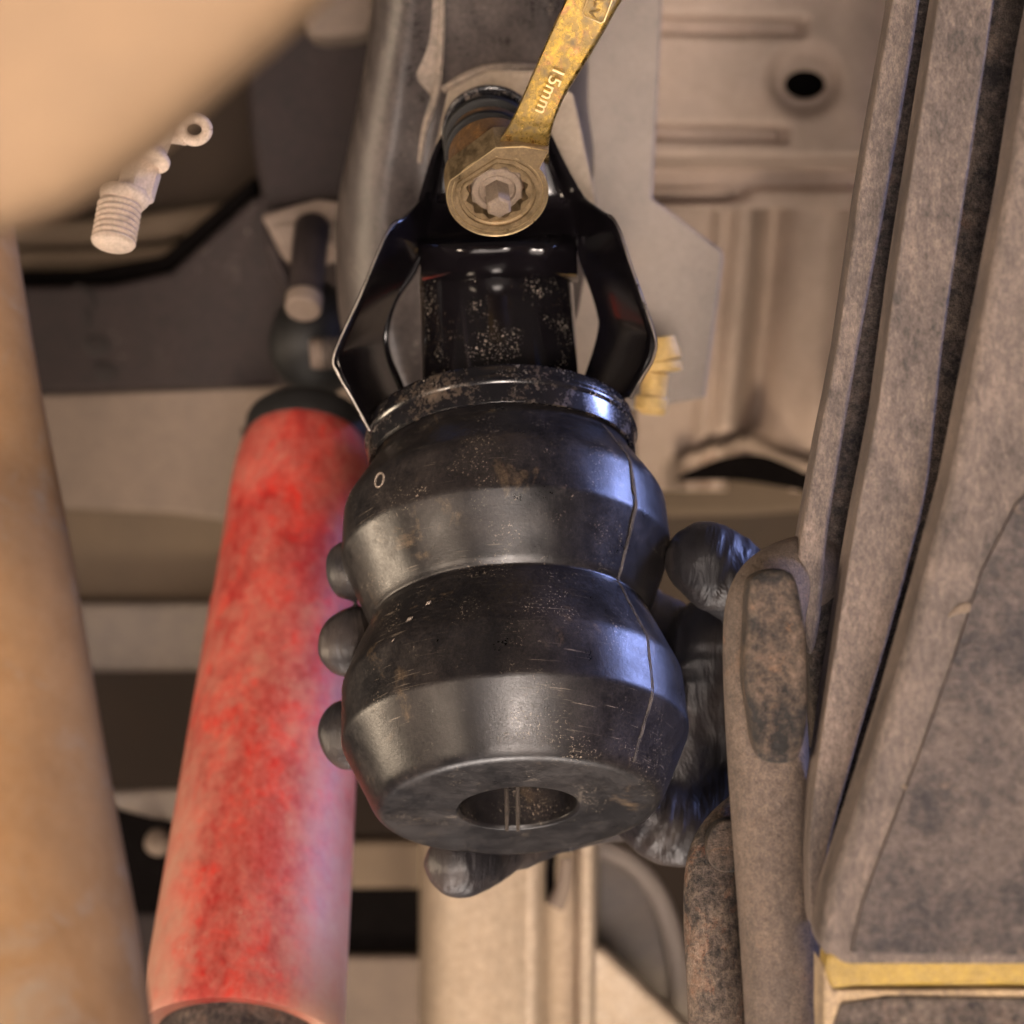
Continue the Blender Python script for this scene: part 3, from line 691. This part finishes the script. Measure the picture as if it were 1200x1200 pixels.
for j in range(len(sh_) - 1):
    for i in range(n): Fc.append([j * n + i, j * n + (i + 1) % n, (j + 1) * n + (i + 1) % n, (j + 1) * n + i])
Fc.append(list(range(n))); Fc.append([(len(sh_) - 1) * n + i for i in range(n)])
mk('shank', V, Fc, M['gold'], wr, smooth=60)
# stamped lettering
def text(name, s, p0, p1, size, lift, m, parent, upto):
    """baseline from p0 to p1 (px,py,d); letter tops point towards `upto` (px)"""
    cu = bpy.data.curves.new(name, 'FONT'); cu.body = s; cu.size = 1; cu.align_x = 'LEFT'; cu.extrude = .03; cu.offset = -0.004; cu.resolution_u = 4
    tmp = bpy.data.objects.new(name + '_tmp', cu); COL.objects.link(tmp)
    dg = bpy.context.evaluated_depsgraph_get(); me = bpy.data.meshes.new_from_object(tmp.evaluated_get(dg)); bpy.data.objects.remove(tmp)
    a = P(*p0); b_ = P(*p1); X = (b_ - a).normalized(); Uv = P(*upto) - a; Y = (Uv - X * Uv.dot(X)).normalized(); Z = X.cross(Y)
    wd = max(v.co.x for v in me.vertices) - min(v.co.x for v in me.vertices)
    k = (b_ - a).length / wd; ky = size * S * p0[2] / 0.72
    if Z.dot(cF) > 0: Z = -Z
    pl = parent_loc(parent)
    for v in me.vertices:
        v.co = a + X * (v.co.x * k) + Y * (v.co.y * ky) + Z * (v.co.z * .010 + lift) - pl
    me.materials.clear(); me.materials.append(m); o = bpy.data.objects.new(name, me); link(o, parent); return o
text('size_stamp', '15mm', (650, 76, .9270), (629, 125, .9320), 17, .0001, M['engrave'], wr, (670, 88, .9275))
text('alloy_stamp', 'CR-V', (706, -24, .9170), (688, 19, .9208), 15, .0001, M['engrave'], wr, (720, -16, .9205))
bx = [(698, -30), (684, 18), (694, 25), (698, 24), (722, -26)]
bx = [(706, -44, .9150), (683, 15, .9212), (686, 19, .9214), (704, 27, .9218), (708, 25, .9216), (730, -34, .9158)]
tube('stamp_border', [P(a, b, c) for a, b, c in bx], [px(1.0)] * 6, M['engrave'], wr, 6)

# ================================================================ gloved hand
DOFF = 0.0; mm = S
def build_hand():
    import numpy as np
    caps = []      # (a, b, ra, rb) tapered capsules
    def chain(pts, n=3):
        q = smoothpoly(pts, n)
        w_ = [(P(a, b, c), r * S * c) for a, b, c, r in q]
        for (p, r), (p2, r2) in zip(w_, w_[1:]): caps.append((p, p2, r, r2))
    # palm and heel
    chain([(835, 742, 1.062, 46), (815, 800, 1.062, 52), (800, 860, 1.062, 55), (790, 920, 1.060, 55), (790, 952, 1.058, 50)], 2)
    chain([(900, 742, 1.072, 46), (900, 800, 1.072, 55), (895, 860, 1.072, 58), (880, 930, 1.070, 56)], 2)
    chain([(745, 930, 1.064, 44), (775, 962, 1.050, 44), (810, 966, 1.052, 46), (880, 930, 1.06, 52)], 2)
    # wrist and forearm to the right, behind the spring
    chain([(860, 850, 1.07, 80), (940, 850, 1.08, 92), (1040, 850, 1.10, 104), (1180, 860, 1.13, 124)], 2)
    # thumb
    chain([(905, 790, 1.06, 50), (900, 735, 1.050, 44), (880, 700, 1.040, 40), (852, 674, 1.03, 44), (832, 661, 1.025, 44), (822, 655, 1.024, 39)])
    # fingers around the back of the bump stop to the left
    chain([(800, 760, 1.07, 42), (700, 700, 1.090, 40), (560, 668, 1.092, 38), (460, 666, 1.075, 35), (425, 669, 1.052, 31), (414, 664, 1.046, 28), (412, 676, 1.044, 24)])
    chain([(800, 830, 1.07, 42), (700, 790, 1.09, 41), (560, 760, 1.095, 39), (460, 756, 1.07, 37), (426, 750, 1.048, 35), (412, 752, 1.040, 33), (402, 762, 1.036, 27)])
    chain([(800, 890, 1.07, 42), (700, 870, 1.09, 41), (560, 862, 1.095, 38), (460, 862, 1.075, 36), (420, 856, 1.052, 34), (408, 858, 1.046, 31), (408, 874, 1.043, 26)])
    chain([(790, 935, 1.065, 42), (720, 945, 1.085, 38), (660, 962, 1.085, 32), (615, 985, 1.072, 26), (585, 1002, 1.058, 24), (560, 1010, 1.048, 29), (545, 1013, 1.042, 34), (535, 1014, 1.040, 34)])
    A = np.array([c[0][:] for c in caps]); B = np.array([c[1][:] for c in caps]); RA = np.array([c[2] for c in caps]); RB = np.array([c[3] for c in caps])
    h = .0015
    lo = np.minimum(A - RA[:, None], B - RB[:, None]).min(0) - .006; hi = np.maximum(A + RA[:, None], B + RB[:, None]).max(0) + .006
    sh = np.ceil((hi - lo) / h).astype(int) + 1
    F = np.full(tuple(sh), 1e3, dtype=np.float64); kk = .0030; pad = .010
    for a, b, ra, rb in zip(A, B, RA, RB):
        R = max(ra, rb) + pad
        l = np.maximum(((np.minimum(a, b) - R - lo) / h).astype(int), 0); u = np.minimum(((np.maximum(a, b) + R - lo) / h).astype(int) + 2, sh)
        g = [lo[i] + h * np.arange(l[i], u[i]) for i in range(3)]
        X, Y, Z = np.meshgrid(*g, indexing='ij'); d = b - a; dd = max(1e-12, float(d @ d))
        t = np.clip(((X - a[0]) * d[0] + (Y - a[1]) * d[1] + (Z - a[2]) * d[2]) / dd, 0, 1)
        D = np.sqrt((X - a[0] - t * d[0]) ** 2 + (Y - a[1] - t * d[1]) ** 2 + (Z - a[2] - t * d[2]) ** 2) - (ra + (rb - ra) * t)
        sl = F[l[0]:u[0], l[1]:u[1], l[2]:u[2]]
        hh = np.maximum(kk - np.abs(sl - D), 0) / kk
        F[l[0]:u[0], l[1]:u[1], l[2]:u[2]] = np.minimum(sl, D) - hh * hh * kk * .25
    F = np.minimum(F, .02)
    # surface nets
    ins = F < 0; nx_, ny_, nz_ = F.shape; acc = np.zeros((nx_ - 1, ny_ - 1, nz_ - 1, 3)); cnt = np.zeros((nx_ - 1, ny_ - 1, nz_ - 1))
    cs = [(i, j, k) for i in (0, 1) for j in (0, 1) for k in (0, 1)]
    for c in cs:
        for ax_ in range(3):
            if c[ax_]: continue
            e = list(c); e[ax_] = 1
            f0 = F[c[0]:nx_ - 1 + c[0], c[1]:ny_ - 1 + c[1], c[2]:nz_ - 1 + c[2]]; f1 = F[e[0]:nx_ - 1 + e[0], e[1]:ny_ - 1 + e[1], e[2]:nz_ - 1 + e[2]]
            x = (f0 < 0) != (f1 < 0); t = np.where(x, f0 / np.where(x, f0 - f1, 1), 0)
            for q in range(3): acc[..., q] += np.where(x, c[q] + (t if q == ax_ else 0), 0)
            cnt += x
    act = cnt > 0; idx = -np.ones(act.shape, int); idx[act] = np.arange(act.sum())
    I = np.argwhere(act); V = lo + h * (I + acc[act] / cnt[act][:, None]); faces = []
    for ax_ in range(3):
        o1, o2 = [(1, 2), (2, 0), (0, 1)][ax_]
        s0 = [slice(1, -1)] * 3; s1 = [slice(1, -1)] * 3; s0[ax_] = slice(0, -1); s1[ax_] = slice(1, None)
        f0 = ins[tuple(s0)]; f1 = ins[tuple(s1)]
        E = np.argwhere(f0 != f1); 
        if not len(E): continue
        flip = f0[tuple(E.T)]; base = E + 1; base[:, ax_] -= 1
        def gi(da, db):
            p = base.copy(); p[:, o1] += da; p[:, o2] += db; return idx[p[:, 0], p[:, 1], p[:, 2]]
        q = np.stack([gi(-1, -1), gi(0, -1), gi(0, 0), gi(-1, 0)], 1); q[~flip] = q[~flip][:, ::-1]; faces.append(q)
    faces = np.concatenate(faces)
    og = P(830, 850, 1.06)
    m2 = bpy.data.meshes.new('person'); m2.from_pydata((V - np.array(og[:])).tolist(), [], faces.tolist()); m2.update()
    bm = bmesh.new(); bm.from_mesh(m2)
    for _ in range(3): bmesh.ops.smooth_vert(bm, verts=bm.verts, factor=.5, use_axis_x=True, use_axis_y=True, use_axis_z=True)
    bmesh.ops.recalc_face_normals(bm, faces=bm.faces)
    bm.to_mesh(m2); bm.free()
    # glove folds gathered at the thumb joint, at the little finger and along the heel of the hand
    folds = [(P(868, 660, 1.02), .016, P(845, 690, 1.0) - P(868, 640, 1.0), .0045, .0005), (P(592, 1002, 1.05), .010, P(590, 1030, 1) - P(600, 990, 1), .0028, .0006),
             (P(770, 990, 1.03), .022, P(752, 1010, 1) - P(775, 960, 1), .0050, .0007), (P(815, 780, 1.03), .028, P(860, 780, 1) - P(800, 783, 1), .0060, .0006)]
    nrms = [v.normal.copy() for v in m2.vertices]
    for v, vn in zip(m2.vertices, nrms):
        p = v.co + og; dv = .0009 * noise.noise(p * 75) + .0004 * noise.noise(p * 190)
        for c, R, dr, wl, am in folds:
            dist = (p - c).length
            if dist < R:
                dr_ = dr.normalized(); pe = cF.cross(dr_).normalized()
                t = (p - c).dot(pe); al = (p - c).dot(dr_)
                wt = 1 - ss(R * .35, R, dist)
                dv += am * wt * (1 - 2 * abs(math.sin((t + .0016 * noise.noise(p * 110)) * math.pi / wl)))
        v.co += vn * dv
    for p in m2.polygons: p.use_smooth = True
    m2.materials.append(M['glove'])
    o = bpy.data.objects.new('person', m2); link(o); o.location = og
    sbd = o.modifiers.new('s', 'SUBSURF'); sbd.levels = 1; sbd.render_levels = 1
    return tag(o, 'hand in a black nitrile glove gripping the rubber bump stop from behind, thumb at right', 'person')
build_hand()

# ================================================================ red shock absorber
t0 = P(360, 500, 1.25); t1 = P(281, 1222, 1.115); axs = (t0 - t1).normalized(); Ls = (t0 - t1).length
rs_ = thing('shock_absorber', t1, 'faded red dusty shock absorber tube with a black top, left of the bump stop', 'shock absorber')
R0 = 122 * S * 1.115
prof = [(R0 * .90, .0015), (R0 * .985, 0), (R0, .002)]
for k in range(1, 24): prof.append((R0 * (1 - .20 * k / 23), Ls * .68 * k / 23))
prof += [(R0 * .785, Ls * .69), (R0 * .755, Ls * .80), (R0 * .745, Ls * .86), (R0 * .73, Ls * .91), (R0 * .69, Ls * .95), (R0 * .62, Ls * .98), (R0 * .50, Ls * 1.0), (0, Ls * 1.005)]
o = lathe('red_tube', prof, t1, axs, M['red'], rs_, 96, closed=False, smooth=30)
o.data.polygons
# open the lower end: it is a dust tube, so add its dark inner body
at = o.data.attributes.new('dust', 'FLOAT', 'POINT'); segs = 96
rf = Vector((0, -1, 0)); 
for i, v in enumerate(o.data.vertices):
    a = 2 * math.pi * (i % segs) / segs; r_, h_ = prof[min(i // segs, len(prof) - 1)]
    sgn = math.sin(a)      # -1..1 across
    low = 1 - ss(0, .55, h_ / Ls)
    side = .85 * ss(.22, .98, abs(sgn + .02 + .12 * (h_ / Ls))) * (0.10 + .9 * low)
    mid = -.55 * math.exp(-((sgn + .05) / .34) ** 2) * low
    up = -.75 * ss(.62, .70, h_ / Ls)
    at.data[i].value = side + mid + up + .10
lathe('inner_body', rnd([(0, -.16), (R0 * .72, -.16), (R0 * .80, -.15), (R0 * .80, .01), (0, .01)], .002), t1 + axs * .0, axs, M['leaf_dark'], rs_, 72)
lathe('top_collar', rnd([(0, Ls * .965), (R0 * .655, Ls * .965, .002), (R0 * .665, Ls * 1.005, .002), (R0 * .55, Ls * 1.02, .003), (0, Ls * 1.025)], .002), t1, axs, M['black'], rs_, 64)
ptube('mount_eye', [(400, 500, 1.27, 34), (430, 524, 1.27, 40), (470, 540, 1.27, 44)], M['black'], rs_, n=3, bevel=.002)
sb = thing('shock_pin', P(300, 510, 1.37), 'small dark pin head beside the black top of the red shock', 'bolt')
ptube('pin_head', [(284, 512, 1.37, 10), (293, 510, 1.37, 10)], M['black'], sb, n=2, bevel=.0008)
ptube('pin_shaft', [(292, 506, 1.375, 12), (330, 500, 1.375, 12)], M['tan_member'], sb, n=2)

# ================================================================ foreground left: cream housing, fitting, tan tube
o = ptube('tan_tube', [(-60, 200, .84, 68), (-60, 275, .84, 78), (-60, 450, .83, 106), (-60, 600, .82, 134), (-60, 750, .80, 160), (-60, 930, .79, 191), (-60, 1100, .78, 222), (-60, 1300, .77, 250)], M['column'], n=8, segs=64)
# a flared, slightly bent tube, right edge runs down and outward
tag(o, 'large tan dusty flared tube running down the left edge', 'tube')
cp = smoothpoly([(-200, 300), (-80, 292), (0, 276), (75, 250), (140, 212), (205, 162), (275, 100), (335, 48), (388, -4), (430, -55), (500, -150)], 5)
V = []; Fc = []
prf = [(0, .060), (-2, .038), (-1, .022), (5, .011), (16, .004), (34, .0005), (70, -.003), (140, -.007), (320, -.012), (600, -.01)]
for (x, y) in cp:
    for (inn, dz) in prf:
        # move inward = up-left
        V.append(P(x - inn * .55, y - inn * .84, .52 + dz))
n = len(prf)
for j in range(len(cp) - 1):
    for i in range(n - 1): Fc.append([j * n + i, j * n + i + 1, (j + 1) * n + i + 1, (j + 1) * n + i])
o = mk('cream_housing', V, Fc, M['cream'], None, smooth=None, subs=1)
tag(o, 'large smooth cream housing with a rounded edge, blurred in the top left corner', 'housing')

ft = thing('threaded_fitting', P(150, 230, .92), 'dusty tan threaded fitting with a hexagonal body below the cream housing', 'fitting')
def Q(x, y): return (x, y, .90)
ax0 = P(133, 290, .90); ax1 = P(212, 120, .93); fa = (ax1 - ax0).normalized(); u_ = S * .9
fa2 = (P(142, 232, .905) - P(132, 288, .90)).normalized()
prof = [(0, 0), (22, 0), (25, 2)]
for k in range(7): prof += [(23, 3 + k * 7.4), (26.5, 5 + k * 7.4), (26.5, 7 + k * 7.4), (23, 9.6 + k * 7.4)]
prof += [(23, 58), (0, 58)]
lathe('thread', [(r * u_, h * u_) for r, h in prof], P(132, 288, .90), fa2, M['fitting'], ft, 40, smooth=60)
lathe('neck_flange', rnd([(0, 55 * u_), (24 * u_, 55 * u_), (30 * u_, 64 * u_, 3 * u_), (30 * u_, 72 * u_, 3 * u_), (0, 74 * u_)], 2 * u_), P(136, 290, .90), fa2, M['fitting'], ft, 40)
fa3 = (P(186, 170, .91) - P(158, 232, .90)).normalized()
lathe('hexagon', rnd([(0, 0), (17 * u_, 0), (24 * u_, 7 * u_, 3 * u_), (24 * u_, 46 * u_), (0, 48 * u_)], 2 * u_), P(157, 234, .905), (fa2 * .55 + fa3 * .45).normalized(), M['fitting'], ft, 6, smooth=20)
lathe('flange', rnd([(0, 0), (27 * u_, 0, 3 * u_), (27 * u_, 8 * u_, 3 * u_), (20 * u_, 10 * u_), (21 * u_, 16 * u_, 2 * u_), (0, 18 * u_)], 2 * u_), P(172, 190, .905), (fa2 * .5 + fa3 * .5).normalized(), M['fitting'], ft, 40)
ptube('stem', [(176, 186, .91, 17), (188, 160, .91, 15), (196, 140, .912, 15)], M['fitting'], ft, n=4)
ptube('pipe', [(196, 142, .93, 12), (170, 90, .95, 14), (120, 20, .98, 16), (60, -80, 1.0, 16)], M['fitting'], ft, n=4)
ey = [(228 + 15 * math.cos(k * math.pi / 14), 152 + 13 * math.sin(k * math.pi / 14)) for k in range(29)]
tube('eye_ring', [P(a, b, .91) for a, b in ey], [px(6.5, .91)] * 29, M['fitting'], ft, 14, caps=False)
ptube('eye_tail', [(188, 160, .915, 9), (204, 160, .912, 9), (218, 164, .91, 7)], M['fitting'], ft, n=4)

# ================================================================ right side: leaf spring pack and U bolts
ls = thing('leaf_spring', P(1080, 600, .90), 'thick dusty leaf spring pack filling the right side, seen from below', 'leaf spring')
dl = lambda base: (lambda x, y: base - (y - 600) * .00004)
slab('leaf', [(1052, -60), (1052, 0), (1032, 110), (1010, 230), (986, 400), (965, 510), (946, 620), (940, 660), (946, 740), (955, 900), (955, 1100), (975, 1300), (1300, 1300), (1300, -60)], lambda x, y: .945 - (y - 600) * .00003, .03, M['leaf_dark'], ls, .002)
slab('leaf_rim', smoothpoly([(1050, -60), (1046, 0), (1026, 110), (1006, 230), (982, 400), (960, 510), (941, 618), (935, 665), (940, 720), (950, 770), (962, 720), (968, 640), (980, 560), (1004, 420), (1036, 250), (1064, 90), (1078, 0), (1082, -60)], 2), lambda x, y: .930 - (y - 600) * .00003, .022, M['leaf'], ls, .0016, 4)
slab('leaf', smoothpoly([(1110, -60), (1100, 0), (1075, 160), (1050, 320), (1030, 470), (1005, 600), (985, 720), (965, 850), (950, 960), (948, 1040), (954, 1090), (964, 1030), (982, 950), (1016, 830), (1044, 735), (1070, 640), (1088, 560), (1105, 400), (1135, 200), (1165, 0), (1174, -60)], 2), lambda x, y: .895 - (y - 600) * .00003, .026, M['leaf'], ls, .003, 5)
slab('leaf', [(1228, -60), (1208, 40), (1184, 200), (1146, 400), (1114, 560), (1079, 690), (1041, 825), (1002, 950), (972, 1040), (958, 1110), (985, 1135), (1400, 1135), (1400, -60)], lambda x, y: .855 - (y - 600) * .00004, .03, M['leaf'], ls, .004, 5)
slab('plate_face', [(1400, 500), (1250, 530), (1190, 590), (1150, 670), (1118, 770), (1082, 870), (1040, 980), (1010, 1060), (998, 1118), (1400, 1122)], lambda x, y: .8525 - (y - 600) * .00004, .012, M['spring_face'], ls, .0008, 4)
# crusted dirt lumps lying on the face
for (x, y, l, a_, r) in ((1140, 712, 30, -.30, 6), (1182, 650, 20, -.15, 4), (1066, 930, 12, .5, 3)):
    q = []
    for k in range(7):
        t = (k - 3) / 3; xx = x + math.cos(a_) * l * t; yy = y + math.sin(a_) * l * t * 1.3 + 4 * math.sin(t * 3); d = .853 - (yy - 600) * .00004
        q.append((xx, yy, d + (.04 if xx < 1060 and y < 800 else 0), max(.8, r * (1 - t * t) ** .5 * (.8 + .4 * random.random()))))
    ptube('dirt_clod', q, M['clod'], ls, n=3, segs=10, squash=(1, .2))
# yellow painted edge and gritty end plate
slab('yellow_band', [(970, 1116), (985, 1118), (1400, 1124), (1400, 1154), (1000, 1156), (975, 1160), (968, 1140)], .835, .02, M['yellow'], ls, .0014, 4)
slab('end_plate', [(966, 1130), (976, 1160), (1400, 1158), (1400, 1320), (972, 1320), (966, 1200)], .838, .03, M['tan_edge'], ls, .003, 4)
slab('grit_face', [(985, 1176), (1040, 1168), (1400, 1172), (1400, 1320), (965, 1320), (972, 1220)], .836, .01, M['leaf_dark'], ls, .001, 3)

ub = thing('spring_rod', P(900, 900, .92), 'thick dusty curved rod hooking over beside the rubber bump stop', 'u bolt', 'rods clamping the leaf spring')
ptube('rod', [(1000, 664, .955, 42), (960, 668, .950, 44), (922, 680, .938, 46), (900, 706, .930, 48), (895, 760, .927, 48), (898, 850, .922, 48), (906, 960, .915, 49), (918, 1100, .908, 51), (928, 1230, .905, 53), (934, 1320, .905, 54)], M['ubolt'], ub, n=8, segs=48)
cl = thing('rod_clip', P(910, 780, .88), 'short rusty black block clipped on the thick curved rod', 'clip')
cpts = smoothpoly([(884, 676), (905, 668), (928, 672), (938, 700), (946, 760), (947, 830), (942, 872), (930, 893), (900, 894), (886, 880), (878, 830), (873, 790), (876, 730), (878, 690)], 3, True)
slab('clip_block', cpts, .894, .024, M['clip'], cl, .0035, 5)
ub2 = thing('spring_rod', P(830, 1080, .95), 'thinner rusty curved rod left of the thick one, bottom of the picture', 'u bolt', 'rods clamping the leaf spring')
ptube('rod', [(905, 940, .975, 30), (875, 958, .970, 32), (848, 985, .962, 32), (835, 1020, .958, 32), (834, 1080, .955, 33), (839, 1160, .952, 34), (844, 1300, .950, 35)], M['ubolt_rust'], ub2, n=8, segs=40)
slab('rod_pad', smoothpoly([(834, 972), (848, 962), (866, 966), (868, 1000), (864, 1020), (846, 1022), (832, 1012), (828, 990)], 3, True), .941, .012, M['clip'], ub2, .002, 4)
ptube('spacer_strip', [(874, 1020, .957, 7), (876, 1100, .955, 8), (884, 1300, .95, 9)], M['clip'], ub2, n=4, segs=12)
o = ptube('packing_lump', [(938, 880, .945, 12), (950, 920, .94, 18), (948, 980, .935, 14), (955, 1040, .93, 8)], M['leaf'], n=5, segs=16)
tag(o, 'crusty dirt caked strip between the thick rod and the spring', 'dirt')
